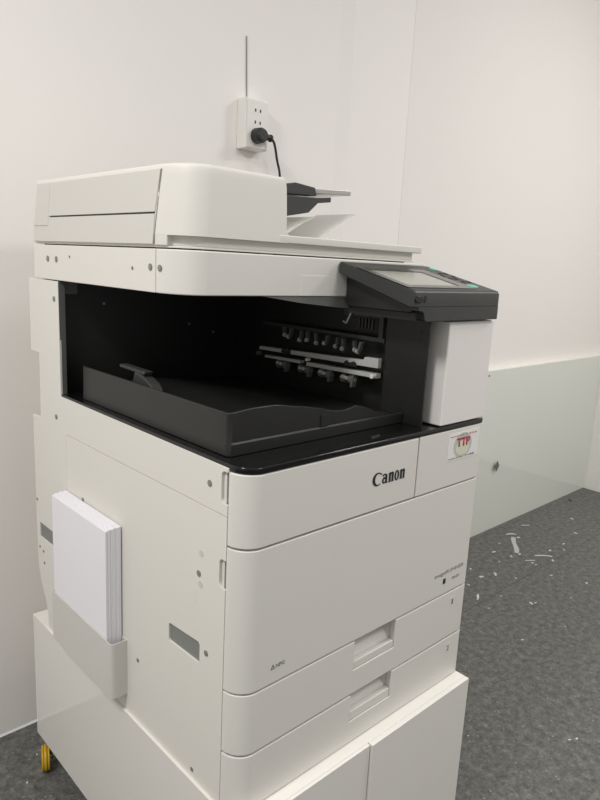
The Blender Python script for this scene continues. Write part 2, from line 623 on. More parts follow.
drawer(0.4802, 0.5772, 0.5390, 0.5240, '1')
drawer(B + 0.0015, 0.4764, 0.4440, 0.4260, '2')

# logo on the front cover: each glyph drawn as a heavy roman letter
def logo(parent, x0, z0, W, H, y=-0.0006):
    bm = bmesh.new()

    def poly(pts):
        add_prism(bm, [(x0 + p[0] * W, z0 + p[1] * H) for p in pts], y, y + 0.0005, 'y')

    # C (x 0..0.27, height 1.28)
    out = [(0.15 + 0.15 * math.cos(math.radians(a)), 0.62 + 0.68 * math.sin(math.radians(a))) for a in range(62, 311, 14)]
    inn = [(0.175 + 0.10 * math.cos(math.radians(a)), 0.62 + 0.56 * math.sin(math.radians(a))) for a in range(308, 60, -14)]
    poly(out + inn)
    poly([(0.222, 1.22), (0.285, 1.02), (0.262, 0.98), (0.175, 1.20)])
    # a
    out = [(0.355 + 0.068 * math.cos(math.radians(a)), 0.33 + 0.33 * math.sin(math.radians(a))) for a in range(40, 321, 20)]
    inn = [(0.362 + 0.028 * math.cos(math.radians(a)), 0.30 + 0.17 * math.sin(math.radians(a))) for a in range(320, 39, -20)]
    poly(out + inn)
    poly([(0.378, 0.05), (0.445, 0.0), (0.470, 0.05), (0.440, 0.12), (0.440, 0.78), (0.415, 0.95), (0.350, 1.02), (0.305, 0.92), (0.300, 0.76), (0.330, 0.74), (0.350, 0.88), (0.378, 0.84), (0.385, 0.70)])

    def n_glyph(a):
        poly([(a, 0.0), (a + 0.085, 0.0), (a + 0.072, 0.08), (a + 0.072, 0.98), (a + 0.055, 1.02), (a - 0.008, 0.88), (a + 0.013, 0.82), (a + 0.013, 0.08)])
        poly([(a + 0.070, 0.70), (a + 0.070, 0.86), (a + 0.100, 1.0), (a + 0.140, 1.0), (a + 0.158, 0.86), (a + 0.158, 0.08), (a + 0.172, 0.0), (a + 0.088, 0.0), (a + 0.100, 0.08), (a + 0.100, 0.80)])

    n_glyph(0.478)
    out = [(0.738 + 0.073 * math.cos(math.radians(a)), 0.5 + 0.54 * math.sin(math.radians(a))) for a in range(0, 360, 20)]
    inn = [(0.738 + 0.024 * math.cos(math.radians(a)), 0.5 + 0.40 * math.sin(math.radians(a))) for a in range(0, 360, 20)]
    add_prism(bm, [(x0 + p[0] * W, z0 + p[1] * H) for p in out], y, y + 0.0005, 'y', holes=[[(x0 + p[0] * W, z0 + p[1] * H) for p in inn]])
    n_glyph(0.828)
    return finish('logo', bm, M_text, parent, smooth=False)


lg = logo(fc, 0.2565, 0.8425, 0.0825, 0.0165)
lg['label'] = 'black brand lettering'
text('model_text', 'imageRUNNER', 0.4575, 0.6215, 0.0105, M_tlight, fd, width=0.095)
text('model_text', '2625', 0.516, 0.6035, 0.0075, M_tgrey, fd, width=0.024)
box('model_mark', 0.4865, 0.4945, -0.0005, 0.0, 0.6020, 0.6125, M_text, fd)
bm = bmesh.new()
add_prism(bm, [(0.0590, 0.6035), (0.0672, 0.6035), (0.0631, 0.6115)], -0.0005, 0.0, 'y', holes=[[(0.0608, 0.6045), (0.0654, 0.6045), (0.0631, 0.6092)]])
finish('warning_mark', bm, M_tgrey, fd, smooth=False)
text('warning_text', 'NPG', 0.0690, 0.6037, 0.0090, M_tgrey, fd, width=0.017)

# sticker on the toner door
st = prism('sticker', [(0.4600, 0.8480), (0.5585, 0.8470), (0.5570, 0.9000), (0.4585, 0.8970)], -0.0006, 0.0, 'y', M_label, pc)
st['label'] = 'white sticker with an oval and red letters'
prism('oval', arc(0.5045, 0.8735, 0.0285, 0.0235, 0, 348, 28), -0.0010, -0.0006, 'y', M_oval, st, smooth=False)
prism('oval_field', arc(0.5045, 0.8680, 0.0215, 0.0135, 0, 348, 28), -0.0013, -0.0010, 'y', M_oval2, st, smooth=False)
text('sticker_letters', 'TTP', 0.4840, 0.8725, 0.0220, M_red, st, y=-0.0018, width=0.042, bold=0.0009)
for z, xs, mm in ((0.8925, (0.463, 0.469, 0.4765, 0.484, 0.492, 0.5, 0.512, 0.524, 0.533, 0.542), M_redsoft), (0.8515, (0.463, 0.4705, 0.478, 0.487, 0.497, 0.515, 0.523, 0.531, 0.5385), M_tgrey)):
    bm = bmesh.new()
    for i, x in enumerate(xs):
        h = 0.0030 if i > 6 else 0.0016
        add_box(bm, x, x + 0.0055, -0.0010, -0.0006, z - h / 2, z + h / 2)
    q = finish('small_print', bm, mm, st, smooth=False)

# black bay: base plate, rear and right walls
base_prof = [(0.002, 0.034)] + [(0.034 - 0.032 * math.cos(math.radians(a)), 0.034 - 0.034 * math.sin(math.radians(a))) for a in range(0, 91, 10)]
base_prof = base_prof[1:] + [(0.561, 0.0), (0.569, 0.002), (0.571, 0.008), (0.571, 0.590), (0.002, 0.590)]
bp_ = prism('bay_base', base_prof, 0.9062, 0.9155, 'z', M_gloss, pc, 0.0015)
bp_['label'] = 'glossy black base plate of the bay'
box('bay_rear_wall', 0.0045, 0.4300, 0.5850, 0.5990, 0.912, 1.1275, M_black, pc)
for x, z in ((0.100, 1.085), (0.365, 1.020), (0.43, 1.04)):
    cyl('bay_screw', (x if x < .4 else .30, 0.5845, z), (0, 1, 0), 0.0028, 0.0015, M_screw, pc, 10)
box('bay_edge_strip', 0.0005, 0.0135, 0.5645, 0.5850, 0.912, 1.1265, M_grey, pc, 0.0008)
box('bay_corner_tab', 0.0135, 0.040, 0.5700, 0.5850, 1.104, 1.1265, M_grey, pc, 0.0008)
box('bay_side_wall', 0.430, 0.560, 0.045, 0.600, 0.912, 1.1275, M_black, pc)
# the smooth plate left of the toner tower
pl = prism('bay_pillar', [(0.020, 0.9155), (0.112, 0.9155), (0.112, 1.108), (0.106, 1.114), (0.030, 1.114), (0.022, 1.108), (0.020, 1.098)], 0.400, 0.4030, 'x', M_black, pc, 0.0006)
for z in (1.078, 1.065):
    cyl('pillar_hole', (0.3998, 0.036, z), (1, 0, 0), 0.0020, 0.0008, M_dark, pl, 10)

# paper exit on the right wall of the bay
ex = box('exit_upper_guide', 0.402, 0.430, 0.115, 0.560, 1.1040, 1.1275, M_black, pc)
prism('bay_top_plate', [(0.150, 1.1288), (0.428, 1.1288), (0.428, 1.0985), (0.399, 1.1000), (0.396, 1.1045), (0.320, 1.1100), (0.232, 1.1180)], 0.160, 0.164, 'y', M_lever, pc, 0.0006)
eb = bmesh.new()
add_prism(eb, [(0.114, 1.0050), (0.445, 0.9975), (0.445, 1.0045), (0.150, 1.0155), (0.146, 1.0215), (0.114, 1.0225)], 0.386, 0.396, 'x')
eb = finish('exit_bar', eb, M_bar, pc, 0.0008)
eb['label'] = 'bright steel paper exit bar'
for ya, yb in ((0.345, 0.372), (0.165, 0.195)):
    prism('clip', [(ya, 1.000), (yb, 1.000), (yb, 1.006), (yb - 0.006, 1.010), (yb - 0.013, 1.006), (ya + 0.006, 1.010), (ya, 1.007)], 0.3845, 0.3875, 'x', M_dark, eb)
prism('exit_lower_bar', [(0.118, 0.9860), (0.300, 0.9830), (0.300, 0.9900), (0.118, 0.9945)], 0.388, 0.402, 'x', M_bar, pc, 0.0006)
prism('exit_lower_bar', [(0.320, 0.9840), (0.430, 0.9820), (0.430, 0.9870), (0.320, 0.9905)], 0.390, 0.402, 'x', M_bar, pc, 0.0006)
cyl('exit_bar_end', (0.384, 0.122, 0.990), (1, 0, 0), 0.0045, 0.010, M_label, pc, 16, 0.001)
cyl('exit_bar_end', (0.384, 0.442, 0.990), (1, 0, 0), 0.005, 0.010, M_grey, pc, 16, 0.001)
cyl('exit_bar_end', (0.384, 0.292, 0.9965), (1, 0, 0), 0.0034, 0.010, M_label, pc, 16, 0.001)
for y in (0.378, 0.310, 0.252, 0.192):
    bm = bmesh.new()
    for s in (-1, 1):
        add_cyl(bm, (0.396, y + s * 0.0095, 0.9735), (0, 1, 0), 0.0085, 0.010, 16)
    add_cyl(bm, (0.396, y, 0.9735), (0, 1, 0), 0.004, 0.040, 10)
    rl = finish('exit_roller', bm, M_lever, pc, 0.001)
    cyl('roller_cap', (0.3868, y + 0.002, 0.9765), (0.3, 1, 0), 0.0034, 0.018, M_bar, rl, 10)
    bm = bmesh.new()
    add_prism(bm, [(0.386, 0.961), (0.398, 0.961), (0.402, 0.985), (0.392, 0.985)], y - 0.018, y - 0.014, 'y')
    finish('roller_arm', bm, M_grey, rl)
for k, y in enumerate((0.375, 0.352, 0.322, 0.305, 0.282, 0.248, 0.222, 0.208, 0.180, 0.162)):
    bm = bmesh.new()
    zz = 1.042 - 0.0006 * k
    dn = 0.010 + 0.008 * ((k * 7) % 5) / 5
    lean_y = 0.004 * (((k * 3) % 4) - 1.5)
    add_prism(bm, [(y - 0.0022, zz + 0.010), (y + 0.0022, zz + 0.010), (y + 0.0030 + lean_y * 0.5, zz - 0.004), (y + 0.0008 + lean_y, zz - dn), (y - 0.0022 + lean_y * 0.5, zz - 0.004)], 0.389, 0.398, 'x')
    pf = finish('paper_finger', bm, M_grey, pc, 0.0006)
    cyl('finger_wheel', (0.3885, y + lean_y, zz - dn * 0.55), (0, 1, 0), 0.0042, 0.0035, M_bar, pf, 12)
box('finger_rail', 0.398, 0.4300, 0.114, 0.450, 1.050, 1.058, M_panel, pc, 0.001)
prism('exit_bracket', [(0.118, 1.055), (0.128, 1.055), (0.128, 1.092), (0.215, 1.090), (0.215, 1.104), (0.118, 1.104)], 0.397, 0.406, 'x', M_panel, pc, 0.001)
bm = bmesh.new()
for i in range(5):
    add_box(bm, 0.395, 0.400, 0.140 + i * 0.008, 0.1435 + i * 0.008, 1.072, 1.090)
finish('bracket_ribs', bm, M_panel, pc)
tube('sensor_wire', [(0.395, 0.213, 1.080), (0.392, 0.203, 1.078), (0.391, 0.197, 1.086), (0.393, 0.192, 1.098), (0.397, 0.188, 1.103)], 0.0016, M_label, pc)

# output tray
tp = [(0.120, 0.505), (0.030, 0.505), (0.022, 0.500)]
path = [(0.060, 0.520), (0.0235, 0.515)] + [(0.0180, 0.505 - i * 0.03) for i in range(14)] + \
       [(0.0180, 0.070), (0.0184, 0.066), (0.0198, 0.0635), (0.0222, 0.0622), (0.026, 0.0620)] + \
       [(0.026 + 0.0124 * i, 0.0620) for i in range(1, 31)]


def top_z(x, y):
    if y > 0.0622:
        return 0.9775
    pts = [(0.02, 0.9775), (0.06, 0.9805), (0.10, 0.9805), (0.145, 0.9735), (0.19, 0.9660), (0.223, 0.9575), (0.252, 0.9550), (0.276, 0.9600), (0.300, 0.9545), (0.335, 0.9420), (0.41, 0.9260)]
    for (a, za), (b, zb) in zip(pts, pts[1:]):
        if a <= x <= b:
            t = (x - a) / (b - a)
            t = t * t * (3 - 2 * t) * 0.4 + t * 0.6
            return za + (zb - za) * t
    return pts[-1][1]


bm = bmesh.new()
cols = []
for i, p in enumerate(path):
    a = Vector(path[max(i - 1, 0)]); b = Vector(path[min(i + 1, len(path) - 1)])
    d = (b - a).normalized()
    nrm = Vector((-d.y, d.x))            # inward
    zt = top_z(p[0], p[1])
    q = Vector(p) + nrm * 0.0035
    o2 = Vector(p) - nrm * (0.0006 if p[0] < 0.02 else 0.0018)
    cols.append([bm.verts.new((o2.x, o2.y, 0.9165)), bm.verts.new((o2.x, o2.y, 0.9325)), bm.verts.new((p[0], p[1], 0.9350)),
                 bm.verts.new((p[0], p[1], zt - 0.001)), bm.verts.new((p[0] + nrm.x * 0.001, p[1] + nrm.y * 0.001, zt)),
                 bm.verts.new((q.x, q.y, zt)), bm.verts.new((q.x, q.y, 0.9165))])
for a, b in zip(cols, cols[1:]):
    for k in range(7):
        l = (k + 1) % 7
        bm.faces.new((a[k], b[k], b[l], a[l]))
bm.faces.new(cols[0]); bm.faces.new(cols[-1])
ot = finish('output_tray', bm, M_tray, pc)
ot['label'] = 'black paper output tray'
# receiving surface
bm = bmesh.new()
NX, NY = 30, 26
gr = []
for j in range(NY + 1):
    row = []
    for i in range(NX + 1):
        x = 0.0205 + 0.378 * i / NX
        y = 0.0645 + 0.444 * j / NY
        z = 0.928 + 0.026 * math.exp(-((x - 0.17) / 0.10) ** 2) * (0.4 + 0.6 * math.exp(-((y - 0.36) / 0.13) ** 2)) + 0.010 * math.exp(-((x - 0.05) / 0.06) ** 2)
        row.append(bm.verts.new((x, y, z)))
    gr.append(row)
for j in range(NY):
    for i in range(NX):
        bm.faces.new((gr[j][i], gr[j][i + 1], gr[j + 1][i + 1], gr[j + 1][i]))
finish('tray_surface', bm, M_black, ot)
box('tray_notch', 0.196, 0.212, 0.0600, 0.0622, 0.9350, 0.9540, M_black, ot, 0.0005)
# paper stop at the left end of the tray
bm = bmesh.new()
add_prism(bm, [(0.306, 0.962), (0.316, 0.972), (0.345, 0.983), (0.368, 0.986), (0.376, 0.966), (0.31, 0.950)], 0.046, 0.066, 'x')
ps = finish('paper_stop', bm, M_stop, ot, 0.002)
bm = bmesh.new()
add_prism(bm, [(0.340, 0.9835), (0.424, 0.9860), (0.424, 0.9915), (0.335, 0.9900)], 0.048, 0.064, 'x')
finish('flag', bm, M_stop, ps, 0.0012)
prism('emblem', [(0.268, 0.016), (0.292, 0.020), (0.300, 0.028), (0.276, 0.026)], 0.9155, 0.9160, 'z', M_panel, pc)

# toner tower at the front right
tw = box('toner_tower', 0.4280, 0.5660, -0.001, 0.0445, 0.9175, 1.0985, M_tower, pc, 0.0025, segs=3)
tw['label'] = 'white box cover under the control panel'

# control panel
al = 0.039 / 0.163


def ptz(y):
    return 1.150 + (y + 0.008) * al


cp = empty('control_panel', (0, 0, 0))
cp.parent = pc
cp.location = Vector((0.44, 0.07, 1.12)) - pc.location
cp['label'] = 'dark control panel with a touch screen'
cy0, cy1 = -0.010, 0.156
prism('panel_housing', [(cy0, ptz(cy0) - 0.004), (cy0 + 0.004, ptz(cy0 + 0.004)), (cy1 - 0.003, ptz(cy1 - 0.003)), (cy1, ptz(cy1) - 0.004),
                        (cy1, ptz(cy1) - 0.020), (cy0 + 0.012, 1.1235), (cy0, 1.1235)], 0.3140, 0.5590, 'x', M_panel, cp, 0.0045, segs=3)
# lower part of the housing, with a rounded notch at its left end
bm = bmesh.new()
add_prism(bm, [(0.325, 1.1245), (0.5600, 1.1245), (0.5600, 1.1010)] + [(0.3500, 1.1010), (0.3455, 1.1020), (0.3425, 1.1050), (0.3415, 1.1100), (0.3385, 1.1150), (0.3340, 1.1175), (0.325, 1.1180)], -0.0095, 0.008, 'y')
finish('panel_bracket', bm, M_panel, cp, 0.001)
prism('hinge_bracket', [(0.012, 1.1130), (0.150, 1.1130), (0.156, 1.120), (0.156, ptz(0.15) - 0.006), (0.012, 1.1400)], 0.336, 0.352, 'x', M_black, cp, 0.002)


def on_panel(name, pts, h0, h1, m, parent=None, holes=(), bevel=0.0):
    bm = bmesh.new()
    add_prism(bm, pts, h0, h1, 'z', holes=holes)
    for v in bm.verts:
        v.co.z += ptz(v.co.y)
    return finish(name, bm, m, parent or cp, bevel)


on_panel('screen_bezel', rrect(0.3135, 0.004, 0.5020, 0.1180, 0.004), -0.0002, 0.0012, M_gloss, holes=[list(reversed(rrect(0.3300, 0.018, 0.4720, 0.100, 0.001, 2)))])
on_panel('touch_screen', rrect(0.3300, 0.018, 0.4720, 0.100, 0.001, 2), -0.0002, 0.0004, M_screen)
on_panel('power_button', arc(0.5460, 0.1290, 0.0085, 0.0075, 0, 345, 23), -0.0005, 0.0012, M_green)['label'] = 'small green button'
on_panel('start_button', arc(0.5140, 0.0190, 0.0140, 0.0085, 0, 345, 23), -0.0005, 0.0016, M_green)['label'] = 'green oval start button'
for j in range(4):
    for i in range(3):
        on_panel('key', arc(0.512 + i * 0.017, 0.048 + j * 0.017, 0.0048, 0.0045, 0, 330, 11), -0.0004, 0.0010, M_tgrey if (i + j) % 3 == 0 else M_dark)
box('bracket_core', 0.3480, 0.5595, 0.0085, 0.157, 1.1005, 1.1400, M_black, cp)
# usb socket cover under the left corner
prism('socket_cover', arc(0.322, 1.1360, 0.0105, 0.0058, 0, 345, 23), -0.0125, -0.0095, 'y', M_gloss, cp, 0.001)
prism('socket', rrect(0.3375, 1.1310, 0.3425, 1.1420, 0.0008, 2), -0.0108, -0.0098, 'y', M_dark, cp)

# ------------------------------------------------------------------ scanner unit
RZ0, RZ1 = 1.1290, 1.1920
AZ0 = 1.1968
sc_prof = [(0.0, 0.2225)] + [(0.046 - 0.046 * math.cos(math.radians(a)), 0.2225 - 0.0645 * math.sin(math.radians(a))) for a in range(8, 90, 8)] + [(0.046, 0.158), (0.555, 0.158), (0.563, 0.162), (0.566, 0.170), (0.566, 0.672), (0.0, 0.672)]


def inset(prof, d):
    """shrink a counter-clockwise outline by d"""
    n = len(prof)
    out = []
    for i in range(n):
        a = Vector(prof[i - 1]); b = Vector(prof[i]); c = Vector(prof[(i + 1) % n])
        d1 = (b - a).normalized(); d2 = (c - b).normalized()
        n1 = Vector((-d1.y, d1.x)); n2_ = Vector((-d2.y, d2.x))
        k = n1 + n2_
        k = k / max(0.35, k.dot(n1))
        out.append(tuple(b + k * d))
    return out


loft('scanner_core', [(RZ0 + 0.001, inset(sc_prof, 0.004)), (RZ1 - 0.001, inset(sc_prof, 0.004))], M_dark, pc)
ss = box('scanner_side_cover', 0.0, 0.0042, 0.2240, 0.672, RZ0, RZ1, M_side, pc, 0.0012)
for y, z, r in ((0.606, 1.167, 0.0055), (0.568, 1.167, 0.0055), (0.512, 1.173, 0.0022), (0.290, 1.162, 0.0026), (0.2370, 1.1655, 0.0052)):
    screw(ss, y, z, r)
sf = skin('scanner_front_cover', sc_prof[:-2] + [(0.566, 0.672)], [RZ0, RZ1], M_front, pc, thick=0.004, bevel=0.0022)
screw(sf, 0.2120, 1.1650, 0.0048, x=0.0004)
prism('cover_patch', rrect(0.2290, RZ0 + 0.001, 0.2970, 1.1630, 0.001, 2), 0.1575, 0.1582, 'y', M_front, sf, 0.0003)
prism('platen_frame', inset(sc_prof, 0.0045), RZ1 - 0.0012, RZ1 + 0.0004, 'z', M_front, pc)
for x, y in ((0.012, 0.63), (0.010, 0.56), (0.012, 0.30), (0.15, 0.166), (0.42, 0.168)):
    box('cushion', x, x + 0.022, y, y + 0.020, RZ1 + 0.0004, RZ1 + 0.0021, M_hole, pc)
lo_pad = sc_prof[:-5] + [(0.531, 0.158), (0.531, 0.670), (0.0, 0.670)]
prism('platen_pad', inset(lo_pad, 0.004), AZ0 - 0.0026, AZ0 + 0.0002, 'z', M_feeder, pc, 0.0006)
prism('gap_shade', inset(sc_prof[:-5] + [(0.520, 0.158), (0.520, 0.62), (0.0, 0.62)], 0.012), RZ1 + 0.0003, RZ1 + 0.0021, 'z', M_dark, pc)  # dark filler standing in for the shade in the gap under the feeder

# ------------------------------------------------------------------ document feeder


def feeder_outline(x1, yf, ins, r=0.046, ry=0.062, x0=0.0, yb=0.674):
    x0 += ins
    yb -= ins * 0.6
    yf2 = yf + ins * 0.8
    pts = [(x0, yf2 + ry)] + [(x0 + r - r * math.cos(math.radians(a)), yf2 + ry - ry * math.sin(math.radians(a))) for a in range(8, 90, 8)]
    pts += [(x0 + r, yf2), (x1, yf2), (x1, yb), (x0, yb)]
    return pts


# lower slab of the platen cover (its front is set back, its lip overhangs it)
bm = bmesh.new()
lo = [(0.046 - 0.0448 * math.cos(math.radians(a)), 0.220 - 0.062 * math.sin(math.radians(a))) for a in (0, 8, 14, 20)]
lo += [(0.050 - 0.039 * math.cos(math.radians(a)), 0.226 - 0.057 * math.sin(math.radians(a))) for a in (24, 32, 40, 48, 56, 64, 72, 80, 90)]
lo += [(0.531, 0.169), (0.531, 0.673), (0.0012, 0.673)]
prism('platen_cover', lo, AZ0, 1.2128, 'z', M_feeder, pc, 0.0018)
# lip and top of the slab, running to the right end
box('platen_lip', 0.1800, 0.5460, 0.1588, 0.6730, 1.2115, 1.2235, M_feeder, pc, 0.0015)
# the tall feeder head
lv = []
for z, ins in ((1.2118, 0.0010), (1.240, 0.0034), (1.270, 0.0058), (1.295, 0.0082), (1.3050, 0.0091), (1.3085, 0.0101), (1.3102, 0.0116), (1.3110, 0.0145)):
    lv.append((z, feeder_outline(0.196, 0.158, ins)))
bm = bmesh.new()
rings = []
for z, pts in lv:
    ring = []
    for (x, y) in pts:
        # crown the top a little and round the right-hand edge
        zz = z - (0.0006 * max(0, (x - 0.10) / 0.09) ** 2 if z > 1.29 and x > 0.1 else 0)
        xx = x
        if x > 0.19 and z > 1.303:
            xx = x - (z - 1.303) * 0.7
        ring.append(bm.verts.new((xx, y, zz)))
    rings.append(ring)
for a, b in zip(rings, rings[1:]):
    for i in range(len(a)):
        j = (i + 1) % len(a)
        bm.faces.new((a[i], a[j], b[j], b[i]))
bm.faces.new(rings[0]); bm.faces.new(rings[-1])
fh = finish('feeder_head', bm, M_feeder, pc, 0.0)
# fillet where the head meets the slab
prism('head_fillet', [(0.194, 1.222), (0.194, 1.236)] + arc(0.205, 1.233, 0.0095, 0.0095, 180, 270, 5) + [(0.213, 1.222)], 0.160, 0.66, 'y', M_feeder, pc)


# side covers of the head, lying on its leaning left face
def lean(z):
    return 0.0012 + (z - 1.215) * (0.0082 - 0.0012) / 0.08 if z > 1.215 else 0.0012 * (z - AZ0) / 0.02


def side_sheet(name, pts, t, m, parent, bevel=0.0006):
    bm = bmesh.new()
    add_prism(bm, pts, -t, 0.0002, 'x')
    for v in bm.verts:
        v.co.x += lean(v.co.z)
    return finish(name, bm, m, parent, bevel)


side_sheet('feeder_side_cover', [(0.2300, 1.2440), (0.6040, 1.2440), (0.6040, 1.3035), (0.2235, 1.3035)], 0.0016, M_feedside, fh)
side_sheet('feeder_rear_strip', [(0.6048, 1.2268), (0.6690, 1.2268), (0.6640, 1.3035), (0.6048, 1.3035)], 0.0016, M_feedside, fh)
side_sheet('feeder_side_cover', [(0.2300, 1.1985), (0.6690, 1.1985), (0.6690, 1.2260), (0.6040, 1.2260), (0.6040, 1.2415), (0.2300, 1.2415)], 0.0014, M_feedside, fh)
side_sheet('feeder_side_seam', [(0.2310, 1.2405), (0.5990, 1.2405), (0.5990, 1.2450), (0.2310, 1.2450)], 0.0004, M_dark, fh, 0)
side_sheet('feeder_side_seam', [(0.2275, 1.1990), (0.2305, 1.1990), (0.2240, 1.3035), (0.2212, 1.3035)], 0.0003, M_hole, fh, 0)

# document tray seen from below, with its guide and extension
dt = prism('document_tray', [(0.188, 1.262), (0.360, 1.2690), (0.4220, 1.2810), (0.4470, 1.3015), (0.4830, 1.3065), (0.4835, 1.3165), (0.4420, 1.3115), (0.188, 1.302)], 0.35, 0.62, 'y', M_panel, pc, 0.0015)
dt['label'] = 'dark grey document tray'
prism('document_guide', [(0.20, 1.3060), (0.4390, 1.3145), (0.4335, 1.3300), (0.3810, 1.3340), (0.3400, 1.3250), (0.20, 1.3150)], 0.347, 0.375, 'y', M_panel, dt, 0.0015)
box('tray_extension', 0.430, 0.5430, 0.352, 0.50, 1.3190, 1.3285, M_metal, dt, 0.001)
bpy.context.view_layer.update()
ext = dt.children[-1]
# tilt of the extension plate
for v in ext.data.vertices:
    v.co.z += (v.co.x - (0.43 - pc.location.x)) * 0.06

# ------------------------------------------------------------------ paper pocket on the left side
pk_out = [(0.0, 0.312), (-0.022, 0.312)] + arc(-0.0225, 0.3190, 0.0075, 0.0070, 270, 180, 5) + [(-0.030, 0.5600), (0.0, 0.5600)]
pk_in = [(-0.0015, 0.3140), (-0.021, 0.3140)] + arc(-0.0222, 0.3200, 0.0062, 0.0060, 270, 180, 5) + [(-0.0284, 0.5580), (-0.0015, 0.5580)]
pk = bmesh.new()
add_prism(pk, pk_out, 0.4180, 0.5225, 'z', holes=[list(reversed(pk_in))])
add_prism(pk, pk_out, 0.4165, 0.4180, 'z')
pk = finish('paper_pocket', pk, M_pocket, pc, 0.0005)
pk['label'] = 'grey white pocket stuck to the side'

# stack of paper in it
ps_ = empty('paper_stack', (-0.015, 0.437, 0.4183))
tag(ps_, 'thick stack of white paper standing upright in the pocket on the photocopier side', 'paper')
sheaves = [(-0.0274, -0.0190, 0.3350, 0.5535, -0.0010), (-0.0188, -0.0110, 0.3325, 0.5510, 0.0010), (-0.0108, -0.0024, 0.3300, 0.5480, 0.0030)]
for k, (xa, xb, ya, yb, dz) in enumerate(sheaves):
    bm = bmesh.new()
    nn = 9
    for i in range(nn):
        t0 = xa + (xb - xa) * i / nn
        t1 = xa + (xb - xa) * (i + 0.86) / nn
        j = random.uniform(-0.0006, 0.0006)
        za, zb = 0.4184, 0.7235 + dz + random.uniform(-0.0004, 0.0004) + 0.0004 * i
        y_lo, y_hi = ya + j - 0.0003 * i, yb + j
        add_box(bm, t0, t1, y_lo, y_hi, za, zb, 0)
    finish('paper_sheaf', bm, M_paper, ps_)

# ------------------------------------------------------------------ thin sheets curling up on the platen cover
def sheet(name, quad, label, m, thick=0.0008, curl=0.002):
    bm = bmesh.new()
    a, b, c, d = [Vector(p) for p in quad]
    n = 8
    top, bot = [], []
    nrm = (b - a).cross(d - a).normalized()
    for i in range(n + 1):
        t = i / n
        p = a.lerp(b, t) + nrm * curl * math.sin(PI * t)
        q = d.lerp(c, t) + nrm * curl * math.sin(PI * t)
        top.append((bm.verts.new(p), bm.verts.new(q)))
        bot.append((bm.verts.new(p - nrm * thick), bm.verts.new(q - nrm * thick)))
    for i in range(n):
        bm.faces.new((top[i][0], top[i + 1][0], top[i + 1][1], top[i][1]))
        bm.faces.new((bot[i][0], bot[i][1], bot[i + 1][1], bot[i + 1][0]))
        bm.faces.new((top[i][0], bot[i][0], bot[i + 1][0], top[i + 1][0]))
        bm.faces.new((top[i][1], top[i + 1][1], bot[i + 1][1], bot[i][1]))
    bm.faces.new((top[0][0], top[0][1], bot[0][1], bot[0][0]))
    bm.faces.new((top[n][0], bot[n][0], bot[n][1], top[n][1]))
    o = finish(name, bm, m, origin=tuple(a))
    return tag(o, label, 'sheet', 'sheets lying on the platen cover')


sheet('paper_sheet', [(0.335, 0.35, 1.2260), (0.442, 0.35, 1.2750), (0.442, 0.47, 1.2750), (0.335, 0.47, 1.2260)], 'thin translucent sheet rising steeply under the dark document tray', M_film)
sheet('paper_sheet', [(0.445, 0.35, 1.2262), (0.560, 0.35, 1.2900), (0.560, 0.47, 1.2900), (0.445, 0.47, 1.2262)], 'thin translucent sheet curling up right of the document tray', M_film)

# ------------------------------------------------------------------ socket, plug, wires
so = empty('wall_outlet', (0.68, 0.86, 1.478))
tag(so, 'white surface-mounted socket box on the wall above the photocopier', 'outlet')
box('back_box', 0.6385, 0.7160, 0.8390, WY - 0.0003, 1.4780, 1.6060, M_outlet, so, 0.0025, segs=3)
box('face_plate', 0.6420, 0.7125, 0.8365, 0.8392, 1.4815, 1.6025, M_outlet, so, 0.0012)
for x in (0.669, 0.686):
    for z in (1.577, 1.547, 1.516):
        prism('pin_hole', rrect(x - 0.0022, z - 0.0040, x + 0.0022, z + 0.0040, 0.0016, 3), 0.8361, 0.8366, 'y', M_dark, so)

pg = empty('power_plug', (0.684, 0.83, 1.517))
tag(pg, 'black power plug pushed into the lowest socket, its cord hanging behind the copier', 'plug')
bm = bmesh.new()
add_cyl(bm, (0.674, 0.824, 1.512), (0, 1, 0), 0.0195, 0.024, 28, r2=0.0205)
add_cyl(bm, (0.674, 0.808, 1.512), (0, 1, 0), 0.0150, 0.008, 28, r2=0.0190)
finish('plug_body', bm, M_rubber, pg, 0.0015)
bm = bmesh.new()
add_cyl(bm, (0.699, 0.820, 1.5115), (1, 0, -0.1), 0.0095, 0.026, 18, r2=0.0075)
add_cyl(bm, (0.7105, 0.820, 1.5103), (1, 0, -0.1), 0.0098, 0.006, 18)
finish('strain_relief', bm, M_rubber, pg, 0.0012)
tube('cord', [(0.708, 0.820, 1.5105), (0.722, 0.821, 1.505), (0.733, 0.824, 1.488), (0.7440, 0.828, 1.460), (0.7620, 0.834, 1.420), (0.765, 0.840, 1.36), (0.768, 0.845, 1.25), (0.765, 0.845, 1.05), (0.74, 0.835, 0.80), (0.70, 0.815, 0.60), (0.64, 0.79, 0.50), (0.56, 0.76, 0.46)], 0.0034, M_rubber, pg)
o = tube('wall_wire', [(0.662, WY - 0.0022, 1.765), (0.6635, WY - 0.0020, 1.73), (0.6655, WY - 0.0020, 1.68), (0.6690, WY - 0.0020, 1.606)], 0.0013, M_hole, origin=(0.669, WY, 1.606))
tag(o, 'thin grey wire running up the wall from the socket box', 'wire')

# ------------------------------------------------------------------ glass sheet standing along the wall
gl = empty('glass_panel', (2.3, 0.82, 0))
tag(gl, 'low greenish glass panel standing on the floor in front of the right wall', 'glass panel')
box('pane', 1.362, WX - 0.004, 0.8240, 0.8330, 0.0005, 0.775, M_glass, gl)
prism('diamond_mark', [(2.140, 0.292), (2.160, 0.318), (2.140, 0.346), (2.118, 0.320)], 0.8232, 0.8238, 'y', M_tgrey, gl)
cyl('bolt', (1.985, 0.8225, 0.750), (0, 1, 0), 0.004, 0.002, M_text, gl, 14)

